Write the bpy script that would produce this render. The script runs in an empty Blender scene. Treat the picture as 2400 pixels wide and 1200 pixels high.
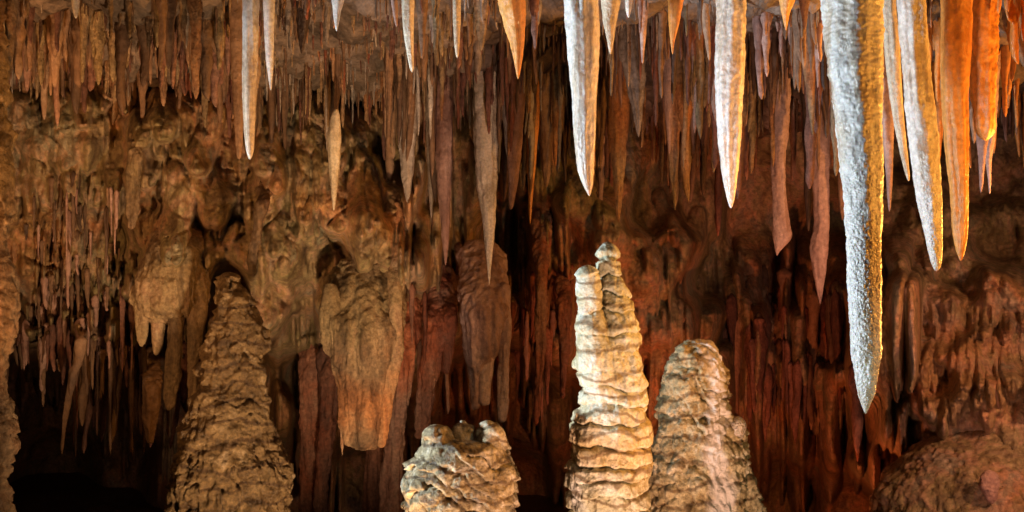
import bpy, math, random
import numpy as np
from mathutils import Vector

S = bpy.context.scene
C = S.collection
CZ = 3.8                      # eye height of the viewing platform above the cave floor
R = math.radians

# ------------------------------------------------------------------ camera
cd = bpy.data.cameras.new('camera'); cam = bpy.data.objects.new('camera', cd); C.objects.link(cam)
cam.location = (0, 0, CZ); cam.rotation_euler = (R(90), 0, 0)
cd.lens = 36; cd.sensor_width = 36; cd.clip_start = 0.05; cd.clip_end = 200
S.camera = cam
# ------------------------------------------------------------------ world: the cave is closed, only a trace of bounce
w = bpy.data.worlds.new('World'); S.world = w; w.use_nodes = True
w.node_tree.nodes['Background'].inputs[0].default_value = (1.0, 0.62, 0.45, 1)
w.node_tree.nodes['Background'].inputs[1].default_value = 0.03
S.view_settings.view_transform = 'Standard'; S.view_settings.look = 'None'
S.view_settings.exposure = 0.0; S.view_settings.gamma = 1.0
# ------------------------------------------------------------------ the show cave's electric lamps and added fill spots (all outside the frame)
def lamp(name, loc, target, power, color, angle=60, blend=0.6, size=0.08):
    l = bpy.data.lights.new(name, 'SPOT'); l.energy = power; l.color = color
    l.spot_size = R(angle); l.spot_blend = blend; l.shadow_soft_size = size
    o = bpy.data.objects.new(name, l); C.objects.link(o)
    p = Vector((loc[0], loc[1], CZ + loc[2])); t = Vector((target[0], target[1], CZ + target[2]))
    o.location = p; o.rotation_euler = (t - p).to_track_quat('-Z', 'Y').to_euler()
    return o
lamp('cool_floodlight', (-4.5, 5.0, -1.1), (1.2, 4.95, 0.5), 2300, (0.80, 0.91, 1.0), 54, 0.7, 0.12)
lamp('cool_narrow_fill', (-4.0, 3.9, -0.9), (-1.47, 6.0, 1.1), 520, (0.84, 0.93, 1.0), 13, 0.9, 0.06)  # added fill, whitens the long slender stalactite that the cool floodlight misses
lamp('orange_floodlight', (4.1, 6.1, -0.2), (1.6, 5.0, 0.7), 640, (1.0, 0.40, 0.06), 95, 0.5, 0.12)
lamp('orange_front_floodlight', (4.3, 3.6, 0.2), (1.9, 5.3, 1.0), 420, (1.0, 0.38, 0.05), 80, 0.6, 0.12)
lamp('orange_ceiling_floodlight', (4.6, 7.0, 0.1), (2.0, 7.2, 1.5), 260, (1.0, 0.38, 0.08), 110, 0.8, 0.08)
lamp('amber_wall_floodlight', (-0.7, 4.6, -2.9), (-2.1, 8.8, 0.7), 1080, (1.0, 0.60, 0.31), 76, 0.9, 0.12)
lamp('amber_left_floodlight', (-4.0, 5.0, -0.6), (-2.6, 8.0, 0.9), 300, (1.0, 0.46, 0.17), 95, 0.8, 0.12)
lamp('left_edge_floodlight', (-1.6, 2.6, -2.2), (-3.05, 5.6, 0.1), 420, (1.0, 0.34, 0.06), 30, 0.7, 0.05)
lamp('pale_front_floodlight', (2.6, 2.0, -1.4), (1.05, 6.4, -1.0), 115, (1.0, 0.90, 0.58), 46, 0.8, 0.12)
lamp('pink_ceiling_floodlight', (0.7, 4.0, -2.6), (0.9, 8.5, 1.5), 520, (1.0, 0.56, 0.38), 76, 0.9, 0.12)
lamp('red_alcove_floodlight', (1.7, 8.4, -3.2), (3.0, 12.6, -0.6), 270, (1.0, 0.23, 0.07), 120, 0.8, 0.08)
lamp('red_mound_floodlight', (4.3, 5.4, 0.2), (3.5, 8.6, -0.9), 330, (1.0, 0.44, 0.22), 75, 0.8, 0.15)
lamp('far_chamber_fill', (-3.6, 10.5, -3.3), (-5.2, 16.0, -1.0), 40, (1.0, 0.5, 0.3), 110, 0.9, 0.1)  # added weak fill so the lower left cavity is not black
lamp('red_right_fill', (2.4, 3.4, -2.6), (3.6, 8.8, -0.8), 330, (1.0, 0.46, 0.32), 44, 0.9, 0.15)  # added frontal fill, brightens the curtains and mound at lower right

# ------------------------------------------------------------------ noise (numpy Perlin)
_r = np.random.RandomState(7)
_P = _r.permutation(256); _P = np.concatenate([_P, _P, _P])
_G = _r.normal(size=(256, 3)); _G /= np.linalg.norm(_G, axis=1)[:, None]
def perlin(x, y, z):
    x, y, z = np.broadcast_arrays(np.asarray(x, float), np.asarray(y, float), np.asarray(z, float))
    xi, yi, zi = np.floor(x).astype(int), np.floor(y).astype(int), np.floor(z).astype(int)
    xf, yf, zf = x - xi, y - yi, z - zi
    xi &= 255; yi &= 255; zi &= 255
    f = lambda t: t * t * t * (t * (t * 6 - 15) + 10)
    u, v, w_ = f(xf), f(yf), f(zf)
    out = 0
    for dx in (0, 1):
        for dy in (0, 1):
            for dz in (0, 1):
                g = _G[_P[_P[_P[xi + dx] + yi + dy] + zi + dz] & 255]
                d = g[..., 0] * (xf - dx) + g[..., 1] * (yf - dy) + g[..., 2] * (zf - dz)
                out = out + d * (u if dx else 1 - u) * (v if dy else 1 - v) * (w_ if dz else 1 - w_)
    return out * 1.5
def fbm(x, y, z, o=4, g=0.5):
    a, s, t = 1.0, 0.0, 0.0
    for i in range(o):
        s = s + a * perlin(x * 2**i + 17.3 * i, y * 2**i + 5.1 * i, z * 2**i + 9.7 * i); t += a; a *= g
    return s / t
def sstep(a, b, x):
    t = np.clip((x - a) / (b - a), 0, 1); return t * t * (3 - 2 * t)

# picture pixel (2400 x 1200 photo) + real distance -> metres, relative to the eye
def PX(px, Y): return (px - 1200.0) / 2400.0 * Y
def PZ(py, Y): return (600.0 - py) / 2400.0 * Y

# ------------------------------------------------------------------ materials
def rock_mat(name, cols, scale=1.0, streak=3.0, rough=0.75, bump=0.5, bscale=40, spec=0.3, rand=0.0, sss=0.0, band=None, grain=None, growth=0.0, tint=None, mott=(0.6, 1.3)):
    """cols: list of (pos, rgb) along a noise ramp."""
    m = bpy.data.materials.new(name); m.use_nodes = True
    nt = m.node_tree; N = nt.nodes; L = nt.links
    b = N['Principled BSDF']
    tc = N.new('ShaderNodeTexCoord'); mp = N.new('ShaderNodeMapping')
    geo = N.new('ShaderNodeNewGeometry')
    L.new(geo.outputs['Position'], mp.inputs['Vector'])
    mp.inputs['Scale'].default_value = (scale, scale, scale / streak)
    n1 = N.new('ShaderNodeTexNoise'); n1.inputs['Scale'].default_value = 2.2; n1.inputs['Detail'].default_value = 9
    n1.inputs['Roughness'].default_value = 0.68; n1.inputs['Distortion'].default_value = 0.5
    L.new(mp.outputs[0], n1.inputs['Vector'])
    oi = N.new('ShaderNodeObjectInfo')
    ma = N.new('ShaderNodeMath'); ma.operation = 'MULTIPLY_ADD'
    L.new(oi.outputs['Random'], ma.inputs[0]); ma.inputs[1].default_value = rand; 
    ad = N.new('ShaderNodeMath'); ad.operation = 'SUBTRACT'; L.new(n1.outputs[0], ad.inputs[0]); ad.inputs[1].default_value = rand * 0.5
    L.new(ad.outputs[0], ma.inputs[2])
    cr = N.new('ShaderNodeValToRGB'); L.new(ma.outputs[0], cr.inputs[0])
    e = cr.color_ramp.elements
    while len(e) < len(cols): e.new(0.5)
    for k, (p, c) in enumerate(cols):
        e[k].position = p; e[k].color = (*c, 1)
    # fine mottling
    n2 = N.new('ShaderNodeTexNoise'); n2.inputs['Scale'].default_value = 16 * scale; n2.inputs['Detail'].default_value = 8
    n2.inputs['Roughness'].default_value = 0.7
    L.new(geo.outputs['Position'], n2.inputs['Vector'])
    mr = N.new('ShaderNodeMapRange'); L.new(n2.outputs[0], mr.inputs[0])
    mr.inputs[1].default_value = 0.3; mr.inputs[2].default_value = 0.7; mr.inputs[3].default_value = mott[0]; mr.inputs[4].default_value = mott[1]
    mx = N.new('ShaderNodeMix'); mx.data_type = 'RGBA'; mx.blend_type = 'MULTIPLY'; mx.inputs[0].default_value = 1.0
    L.new(cr.outputs[0], mx.inputs[6]); L.new(mr.outputs[0], mx.inputs[7])
    if tint:                                          # rust and grey-green mineral patches
        nt_ = N.new('ShaderNodeTexNoise'); nt_.inputs['Scale'].default_value = 0.9; nt_.inputs['Detail'].default_value = 5; nt_.inputs['Roughness'].default_value = 0.6
        L.new(geo.outputs['Position'], nt_.inputs['Vector'])
        r_ = N.new('ShaderNodeValToRGB'); L.new(nt_.outputs[0], r_.inputs[0]); ee = r_.color_ramp.elements
        ee.new(0.5); ee[0].position = 0.4; ee[0].color = (*tint[0], 1); ee[1].position = 0.5; ee[1].color = (1, 1, 1, 1); ee[2].position = 0.6; ee[2].color = (*tint[1], 1)
        m4 = N.new('ShaderNodeMix'); m4.data_type = 'RGBA'; m4.blend_type = 'MULTIPLY'; m4.inputs[0].default_value = 1.0
        L.new(mx.outputs[2], m4.inputs[6]); L.new(r_.outputs[0], m4.inputs[7]); mx = m4
    if growth:                                        # thin brown growth bands between calcite layers
        wv_ = N.new('ShaderNodeTexWave'); wv_.wave_type = 'BANDS'; wv_.bands_direction = 'Z'; wv_.inputs['Scale'].default_value = growth
        wv_.inputs['Distortion'].default_value = 7; wv_.inputs['Detail'].default_value = 4; wv_.inputs['Detail Scale'].default_value = 1.2
        L.new(geo.outputs['Position'], wv_.inputs['Vector'])
        g1 = N.new('ShaderNodeMapRange'); L.new(wv_.outputs['Fac'], g1.inputs[0]); g1.inputs[1].default_value = 0.16; g1.inputs[2].default_value = 0.02; g1.inputs[3].default_value = 0; g1.inputs[4].default_value = 0.8
        m5 = N.new('ShaderNodeMix'); m5.data_type = 'RGBA'; m5.blend_type = 'MULTIPLY'; L.new(g1.outputs[0], m5.inputs[0]); L.new(mx.outputs[2], m5.inputs[6]); m5.inputs[7].default_value = (0.30, 0.21, 0.12, 1); mx = m5
    if band:                                          # a run of fresh white calcite down the face: (x, half width, wander)
        sx = N.new('ShaderNodeSeparateXYZ'); L.new(geo.outputs['Position'], sx.inputs[0])
        nb = N.new('ShaderNodeTexNoise'); nb.inputs['Scale'].default_value = 3.0; nb.inputs['Detail'].default_value = 6; L.new(geo.outputs['Position'], nb.inputs['Vector'])
        q1 = N.new('ShaderNodeMath'); q1.operation = 'MULTIPLY_ADD'; L.new(nb.outputs[0], q1.inputs[0]); q1.inputs[1].default_value = band[2]; L.new(sx.outputs[0], q1.inputs[2])
        q2 = N.new('ShaderNodeMath'); q2.operation = 'SUBTRACT'; L.new(q1.outputs[0], q2.inputs[0]); q2.inputs[1].default_value = band[0] + band[2] * 0.5
        q3 = N.new('ShaderNodeMath'); q3.operation = 'ABSOLUTE'; L.new(q2.outputs[0], q3.inputs[0])
        q4 = N.new('ShaderNodeMapRange'); L.new(q3.outputs[0], q4.inputs[0]); q4.inputs[1].default_value = band[1]; q4.inputs[2].default_value = band[1] * 0.5; q4.inputs[3].default_value = 0; q4.inputs[4].default_value = 0.85
        m3 = N.new('ShaderNodeMix'); m3.data_type = 'RGBA'; L.new(q4.outputs[0], m3.inputs[0]); L.new(mx.outputs[2], m3.inputs[6]); m3.inputs[7].default_value = (0.78, 0.72, 0.66, 1)
        mx = m3
    L.new(mx.outputs[2], b.inputs['Base Color'])
    rr_ = N.new('ShaderNodeMapRange'); L.new(n1.outputs[0], rr_.inputs[0]); rr_.inputs[1].default_value = 0.3; rr_.inputs[2].default_value = 0.7; rr_.inputs[3].default_value = rough - 0.36; rr_.inputs[4].default_value = min(1, rough + 0.15); L.new(rr_.outputs[0], b.inputs['Roughness'])
    b.inputs['Specular IOR Level'].default_value = spec + 0.15
    if sss:
        b.inputs['Subsurface Weight'].default_value = sss
        b.inputs['Subsurface Radius'].default_value = (0.05, 0.025, 0.012)
        b.inputs['Subsurface Scale'].default_value = 1.0
    n3 = N.new('ShaderNodeTexNoise'); n3.inputs['Scale'].default_value = bscale; n3.inputs['Detail'].default_value = 6
    n3.inputs['Roughness'].default_value = 0.65
    mp2 = N.new('ShaderNodeMapping'); L.new(geo.outputs['Position'], mp2.inputs['Vector'])
    mp2.inputs['Scale'].default_value = (1, 1, 1 / max(1.0, streak * 0.4))
    L.new(mp2.outputs[0], n3.inputs['Vector'])
    bp = N.new('ShaderNodeBump'); bp.inputs['Strength'].default_value = bump; bp.inputs['Distance'].default_value = 0.03
    L.new(n3.outputs[0], bp.inputs['Height'])
    if grain:
        v = N.new('ShaderNodeTexVoronoi'); v.inputs['Scale'].default_value = grain
        L.new(geo.outputs['Position'], v.inputs['Vector'])
        b2 = N.new('ShaderNodeBump'); b2.inputs['Strength'].default_value = 0.45; b2.inputs['Distance'].default_value = 0.01; b2.invert = True
        sz = N.new('ShaderNodeSeparateXYZ'); L.new(geo.outputs['Position'], sz.inputs[0])
        zr = N.new('ShaderNodeMapRange'); L.new(sz.outputs[2], zr.inputs[0]); zr.inputs[1].default_value = CZ + 0.55; zr.inputs[2].default_value = CZ - 0.1; zr.inputs[3].default_value = 0.10; zr.inputs[4].default_value = 0.75; L.new(zr.outputs[0], b2.inputs['Strength'])
        L.new(v.outputs['Distance'], b2.inputs['Height']); L.new(bp.outputs[0], b2.inputs['Normal'])
        L.new(b2.outputs[0], b.inputs['Normal'])
    else:
        L.new(bp.outputs[0], b.inputs['Normal'])
    return m

M = {}
M['wall'] = rock_mat('ochre_flowstone_rock', [(0.30, (0.05, 0.035, 0.03)), (0.41, (0.19, 0.13, 0.075)), (0.48, (0.28, 0.22, 0.12)), (0.54, (0.36, 0.23, 0.155)), (0.61, (0.22, 0.19, 0.14)), (0.72, (0.42, 0.34, 0.25))], 1.3, 1.8, bump=1.0, bscale=16, tint=((1.12, 0.9, 0.68), (0.82, 0.90, 0.78)), mott=(0.45, 1.45))
M['ceiling'] = rock_mat('rough_ceiling_rock', [(0.3, (0.03, 0.024, 0.02)), (0.45, (0.10, 0.075, 0.055)), (0.55, (0.17, 0.13, 0.10)), (0.72, (0.27, 0.21, 0.17))], 1.4, 1.0, bump=1.0, bscale=18)
M['floor'] = rock_mat('cave_floor_rock', [(0.3, (0.05, 0.035, 0.025)), (0.7, (0.2, 0.14, 0.09))], 1.0, 1.0, bump=0.8, bscale=12)
M['brown'] = rock_mat('brown_calcite', [(0.28, (0.045, 0.028, 0.022)), (0.45, (0.15, 0.09, 0.055)), (0.6, (0.29, 0.18, 0.11)), (0.8, (0.45, 0.33, 0.24))], 1.5, 4.0, rand=0.35, bump=0.6, bscale=45)
M['pink'] = rock_mat('pinkish_calcite', [(0.28, (0.14, 0.07, 0.055)), (0.5, (0.38, 0.24, 0.2)), (0.7, (0.6, 0.44, 0.38))], 1.5, 4.0, rand=0.3, bump=0.6, bscale=45)
M['red'] = rock_mat('red_brown_calcite', [(0.30, (0.05, 0.02, 0.016)), (0.45, (0.15, 0.07, 0.05)), (0.55, (0.27, 0.13, 0.09)), (0.7, (0.36, 0.22, 0.16))], 2.0, 6.0, rand=0.25, bump=1.0, bscale=30, tint=((1.2, 0.8, 0.6), (0.8, 0.85, 0.95)), mott=(0.45, 1.4))
M['tan'] = rock_mat('tan_calcite', [(0.30, (0.08, 0.05, 0.03)), (0.42, (0.22, 0.15, 0.09)), (0.5, (0.36, 0.26, 0.16)), (0.58, (0.30, 0.19, 0.12)), (0.7, (0.52, 0.43, 0.32))], 2.2, 4.0, rand=0.2, bump=1.0, bscale=34, tint=((1.2, 0.8, 0.55), (0.8, 0.85, 0.75)), mott=(0.5, 1.4))
M['grey'] = rock_mat('grey_calcite', [(0.28, (0.12, 0.1, 0.09)), (0.5, (0.34, 0.3, 0.27)), (0.7, (0.52, 0.48, 0.44))], 1.4, 3.5, rand=0.2, bump=0.8, bscale=40)
M['white'] = rock_mat('white_crystal_calcite', [(0.30, (0.34, 0.24, 0.14)), (0.42, (0.58, 0.50, 0.40)), (0.52, (0.72, 0.71, 0.68)), (0.7, (0.82, 0.82, 0.80))], 2.2, 5.0, rough=0.42, spec=0.5, bump=0.35, bscale=60, grain=85, sss=0.15)
M['cream'] = rock_mat('cream_calcite', [(0.3, (0.36, 0.28, 0.18)), (0.48, (0.62, 0.55, 0.42)), (0.7, (0.78, 0.73, 0.62))], 3.0, 3.0, rough=0.5, spec=0.4, bump=0.5, bscale=60, sss=0.1)
M['orange'] = rock_mat('orange_lit_calcite', [(0.3, (0.4, 0.13, 0.02)), (0.5, (0.62, 0.27, 0.06)), (0.72, (0.75, 0.42, 0.14))], 2.0, 5.0, rough=0.45, spec=0.4, bump=0.4, bscale=50, rand=0.2, sss=0.15)  # tan calcite with the orange of the lamplight put into its base colour
M['stalagmite'] = rock_mat('cream_layered_calcite', [(0.3, (0.30, 0.23, 0.11)), (0.42, (0.48, 0.43, 0.26)), (0.52, (0.62, 0.60, 0.45)), (0.66, (0.76, 0.76, 0.69))], 3.2, 1.3, rough=0.55, spec=0.4, bump=0.8, bscale=38, growth=2.6, tint=((1.0, 0.82, 0.55), (0.92, 0.98, 1.0)))
M['olive'] = rock_mat('olive_layered_calcite', [(0.3, (0.10, 0.07, 0.03)), (0.43, (0.26, 0.19, 0.09)), (0.53, (0.42, 0.34, 0.19)), (0.66, (0.62, 0.56, 0.44))], 3.6, 1.2, rough=0.6, spec=0.35, bump=1.0, bscale=30, growth=3.2, mott=(0.4, 1.4))

M['streaked'] = rock_mat('olive_calcite_with_white_run', [(0.3, (0.2, 0.13, 0.05)), (0.43, (0.42, 0.32, 0.15)), (0.54, (0.58, 0.48, 0.27)), (0.68, (0.74, 0.66, 0.48))], 3.0, 1.2, rough=0.6, spec=0.35, bump=1.0, bscale=30, band=(PX(1655, 6.8) + 0.02, 0.12, 0.4), growth=2.4, mott=(0.4, 1.4))
M['amberbrown'] = rock_mat('amber_brown_layered_calcite', [(0.3, (0.04, 0.026, 0.013)), (0.45, (0.11, 0.07, 0.03)), (0.56, (0.17, 0.115, 0.05)), (0.72, (0.34, 0.27, 0.18))], 3.0, 1.0, rough=0.6, spec=0.35, bump=1.0, bscale=30, growth=2.2, mott=(0.4, 1.5))

# ------------------------------------------------------------------ mesh helpers
def tag(o, label=None, cat=None, group=None, kind=None):
    if label: o['label'] = label
    if cat: o['category'] = cat
    if group: o['group'] = group
    if kind: o['kind'] = kind
    return o
def raw_mesh(name, V, F, mat=None, smooth=True):
    """V (n,3), F (m,4) quads (numpy)."""
    me = bpy.data.meshes.new(name)
    V = np.ascontiguousarray(V, dtype=np.float32); F = np.ascontiguousarray(F, dtype=np.int32)
    k = F.shape[1]
    me.vertices.add(len(V)); me.vertices.foreach_set('co', V.ravel())
    me.loops.add(F.size); me.loops.foreach_set('vertex_index', F.ravel())
    me.polygons.add(len(F)); me.polygons.foreach_set('loop_start', np.arange(0, F.size, k, dtype=np.int32))
    me.polygons.foreach_set('loop_total', np.full(len(F), k, dtype=np.int32))
    me.polygons.foreach_set('use_smooth', np.full(len(F), smooth))
    if mat: me.materials.append(mat)
    me.update(calc_edges=True); me.validate()
    return me
def link(name, me, loc=(0, 0, 0), parent=None):
    o = bpy.data.objects.new(name, me); C.objects.link(o); o.location = loc
    if parent: o.parent = parent
    return o
def grid_faces(nr, nc, wrap=False):
    i = np.arange(nr - 1)[:, None]; j = np.arange(nc if wrap else nc - 1)[None, :]
    j2 = (j + 1) % nc
    a = i * nc + j; b = i * nc + j2; c = (i + 1) * nc + j2; d = (i + 1) * nc + j
    return np.stack([a, b, c, d], -1).reshape(-1, 4)

def tube(cx, cy, cz, r, nseg=20, rough=0.1, freq=9.0, flute=0.0, seed=0.0, flat=1.0, ripple=0.0, crust=0.0):
    """rings from top to tip; arrays of centre + radius -> V, F with closed ends."""
    n = len(cz); th = np.linspace(0, 2 * np.pi, nseg, endpoint=False)
    cx, cy, cz, r = [np.asarray(a, float)[:, None] for a in (cx, cy, cz, r)]
    co, si = np.cos(th)[None, :], np.sin(th)[None, :]
    f = 1 + rough * fbm(co * 1.3 + seed, si * 1.3 + seed * 1.7, cz * freq, 3) * 1.6
    f = f + flute * perlin(co * 2.2 + seed * 3, si * 2.2, cz * 1.5 + seed)
    f = f + ripple * perlin(seed + 0 * co, seed * 2.0, cz * 28)
    hf = rough * 0.5 * perlin(co * 5 + seed, si * 5, cz * freq * 5)
    f = f + hf
    if crust: f = f + crust * (np.abs(perlin(co * 8, si * 8, cz * 34)) + 0.6 * np.abs(perlin(co * 17, si * 17, cz * 70)) - 0.35) * sstep(CZ + 0.5, CZ - 0.2, cz)
    X = cx + r * f * co; Yy = cy + r * f * si * flat; Z = cz + 0 * co
    V = np.stack([X, Yy, Z], -1)
    def cap(row, k): c = row.mean(0); return [c + (row - c) * q for q in k]
    V = np.stack(cap(V[0], (0.002, 0.5)) + list(V) + cap(V[-1], (0.5, 0.002)))
    F = grid_faces(n + 4, nseg, True)[:, ::-1]
    return V.reshape(-1, 3), F
def merge(parts):
    Vs, Fs, o = [], [], 0
    for V, F in parts:
        Vs.append(V); Fs.append(F + o); o += len(V)
    return np.concatenate(Vs), np.concatenate(Fs)

def profile(rows, Y, top=None, n=None, step=5.0, tipround=True):
    """rows: (py, left, right) in photo pixels at distance Y -> smooth centre line + radii in metres."""
    rows = sorted(rows)
    py = np.array([a[0] for a in rows], float); l = np.array([a[1] for a in rows], float); r = np.array([a[2] for a in rows], float)
    if top is not None:                                # carry it on up to its root in the ceiling
        pt = 600 - top * 2400 / Y
        if pt < py[0] - 5:
            sl = (l[1] - l[0]) / (py[1] - py[0]); sr = (r[1] - r[0]) / (py[1] - py[0])
            d = pt - py[0]; wd = r[0] - l[0]
            cn = (l[0] + r[0]) / 2 + (sl + sr) / 2 * d * 0.4
            nw = wd * (1 + min(0.9, 0.0022 * abs(d)))
            py = np.insert(py, 0, pt); l = np.insert(l, 0, cn - nw / 2); r = np.insert(r, 0, cn + nw / 2)
    n = n or max(12, int((py[-1] - py[0]) / step))
    t = np.linspace(py[0], py[-1], n)
    li, ri = np.interp(t, py, l), np.interp(t, py, r)
    k = max(3, int(n * 0.05)) | 1
    ker = np.ones(k) / k
    pad = lambda a: np.convolve(np.pad(a, k // 2, mode='edge'), ker, 'valid')
    lw, rw = pad(li), pad(ri)
    c = (lw + rw) / 2; wd = (rw - lw) / 2
    e = np.clip((py[-1] - t) / (wd.mean() * 0.9 + 1e-6), 0, 1)       # round the tip off
    wd = wd * np.sqrt(1 - (1 - e) ** 2 + 1e-5) if tipround else wd
    return PX(c, Y), np.full(n, float(Y)), PZ(t, Y) + CZ, wd / 2400 * Y

CEIL = lambda x, y: 1.66 + 0.24 * fbm(x * 1.1, y * 1.1, 3.3, 4) - 0.18 * sstep(8.2, 10.2, y) - 0.12 * sstep(8.0, 8.4, y + 0.35 * perlin(x * 0.8, 0, 0)) * (1 - sstep(0.6, 1.2, x)) - 0.15 * sstep(2.6, 4.0, x)

def hero(rows, Y, label, mat, rough=0.1, freq=9, flute=0.1, top='ceil', flat=1.0, nseg=36, ripple=0.0, crust=0.0, name='stalactite', cat='stalactite', group=None, step=4.0, seed=None, build=True):
    seed = seed if seed is not None else rows[0][1] * 0.137
    if top == 'ceil':
        top = float(CEIL(np.array(PX(rows[0][1], Y)), np.array(Y))) + 0.08
    cx, cy, cz, r = profile(rows, Y, top, step=step)
    cx = cx + (0.03 if crust else 0.09) * r.max() * perlin(seed, 1.5, cz * 2.2); r = r * (1 + (0.03 if crust else 0.07) * perlin(seed, 7.7, cz * 3.5) + 0.045 * perlin(seed, 2.7, cz * 11))
    V, F = tube(cx, cy, cz, r, nseg, rough * 1.25, freq, flute + 0.08, seed, flat, ripple, crust)
    base = np.array([cx[0], cy[0], cz[0]])
    if not build: return V, F
    o = link(name, raw_mesh(name, V - base, F, M[mat]), base)
    tag(o, label, cat, group)
    return o

# ------------------------------------------------------------------ cave wall: one relief sheet, real depth
us = np.concatenate([np.arange(-6000, -1000, 90), np.arange(-1000, -60, 14), np.arange(-60, 2460, 3.4), np.arange(2460, 3500, 14), np.arange(3500, 8400, 90)])
vs = np.concatenate([np.arange(-260, -20, 12), np.arange(-20, 1240, 3.6), np.arange(1240, 2100, 14)])
U, Vv = np.meshgrid(us, vs)
CP = [(-1000,200,7),(-1000,900,7),(-1000,1700,7),(-2400,200,4.6),(-2400,900,4.6),(-2400,1700,4.6),(-5500,200,2.4),(-5500,1200,2.4),(-500,300,7.4),(-500,900,7.8),(-500,1600,9),(-150,300,8),(-150,700,8.2),(-150,1200,9.5),
 (0,-200,10.5),(600,-200,10.8),(1200,-200,11.5),(1800,-200,12),(2400,-200,10.5),(0,80,9.6),(400,80,9.6),(800,100,10),(1200,100,10.6),(1600,100,11.8),(2000,100,12),(2400,100,9.8),
 (40,300,8.7),(200,300,8.7),(400,300,8.6),(560,330,8.8),(700,300,9.0),(60,450,8.9),(180,430,9.0),(300,450,8.8),(420,420,8.5),(520,480,8.6),(620,420,8.7),(700,420,8.9),
 (100,600,9.4),(230,560,9.3),(300,640,9.2),(400,600,8.5),(480,640,8.5),(600,600,8.7),(660,560,8.8),(740,520,8.8),(850,420,8.9),(860,540,8.6),
 (80,760,9.8),(230,760,9.7),(330,760,10.2),(430,800,10.6),(620,720,9.0),(700,780,10.6),(660,950,11.5),
 (60,900,16),(150,950,17),(250,950,17),(350,930,14),(150,1100,18),(300,1080,17),(420,1080,14),(100,1180,18),(260,1300,18),
 (760,640,9.2),(800,720,9.4),(700,900,12.5),(760,1000,13),(720,1150,14),(850,1120,14.5),
 (940,480,8.9),(930,620,8.9),(940,380,9.3),(1000,500,10.1),(1080,420,10),(1060,640,10.3),(1000,800,11),(1060,900,14),(1060,1100,16),(1180,700,11),(1200,560,11.4),
 (1150,900,14.5),(1250,950,14.5),(1200,1150,16.5),(1260,400,10.0),(1300,560,10.4),(1300,760,11),(1350,480,9.8),(1420,540,9.9),(1440,420,10.6),(1500,620,10.3),(1540,740,10.5),(1520,900,11),
 (1520,480,11.2),(1580,580,10.6),(1640,500,11.6),(1680,640,12.4),(1740,520,12.8),(1800,620,13),(1950,560,12.8),(1750,800,12.5),(1900,780,12.6),(1850,1000,13.0),(2000,1000,12.2),(1850,1180,14.5),(2000,1180,13.5),(1650,1000,12.5),
 (2080,480,10.5),(2180,520,10.1),(2100,600,10.0),(2240,640,9.7),(2330,560,10.3),(2400,520,10.2),(2130,700,9.2),(2230,740,9.0),(2340,700,8.9),(2400,800,8.6),(2280,840,8.5),(2180,880,8.7),(2100,860,9.4),(2120,1000,9.4),(2060,1100,10.6),(2150,1010,9.0),(2180,960,8.5),(2240,980,8.3),(2340,940,8.1),(2400,1000,8.0),(2200,1150,9.0),(2400,1200,8.3),
 (2300,400,10.6),(2100,350,11.4),(2700,300,7.5),(2700,900,7.2),(2700,1500,7.5),(3300,300,6.4),(3300,900,6.4),(3300,1700,6.4),(4600,300,4.4),(4600,900,4.4),(4600,1700,4.4),(7800,300,2.3),(7800,1200,2.3),(600,1600,17),(1200,1600,17),(1800,1600,14),(2300,1600,9)]
CPa = np.array(CP, float)
num = np.zeros_like(U); den = np.zeros_like(U)
wu = U + 22 * fbm(U * 0.01, Vv * 0.006, 1.2, 3); wv = Vv + 30 * fbm(U * 0.01, Vv * 0.01, 7.7, 3)
for a, b_, y_ in CPa:
    d2 = (wu - a) ** 2 + ((wv - b_) * 0.85) ** 2
    k_ = 1.0 / (d2 + 300.0) ** 2.2
    num += k_ * y_; den += k_
D = num / den
rg = np.random.RandomState(11)
H = np.zeros_like(U)                                  # relief towards the viewer, metres
def window(x0, x1, y0, y1):
    i0, i1 = np.searchsorted(us, [x0, x1]); j0, j1 = np.searchsorted(vs, [y0, y1])
    return slice(j0, j1), slice(i0, i1)
def dome(px, py, rx, ry, amp, hang=1.5):
    """rounded flowstone lump whose lower edge overhangs in a crease."""
    s = window(px - rx, px + rx, py - ry, py + ry)
    if U[s].size == 0: return
    u = (wu[s] - px) / rx * 1.08; v = (Vv[s] - py) / ry
    v = np.where(v > 0, v ** 1 * 1.0, v)
    q = np.clip(1 - np.abs(u) ** 2.2 - np.abs(v - 0.25) ** (2.2), 0, 1)
    g = amp * np.sqrt(q) * (0.75 + 0.25 * sstep(-1, 0.6, v))
    H[s] = np.maximum(H[s], g + 0.3 * H[s] * (g > 0))
def drip(px, t0, t1, w0, w1, amp, lean=0.0):
    """hanging rib on the wall: rounded, tapering, free end."""
    s = window(px - w0 * 1.6 - abs(lean) , px + w0 * 1.6 + abs(lean), t0, t1)
    if U[s].size == 0: return
    t = (Vv[s] - t0) / (t1 - t0)
    c = px + lean * t + 2.5 * np.sin(Vv[s] * 0.02 + px)
    ww = (w0 + (w1 - w0) * t ** 0.8) * np.sqrt(np.clip((1 - t) * 9, 0, 1))
    q = np.clip(1 - ((U[s] - c) / (ww + 0.1)) ** 2, 0, 1)
    g = amp * np.sqrt(q) * sstep(0, 0.25, t + 0.02)
    H[s] = np.maximum(H[s], g)
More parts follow.
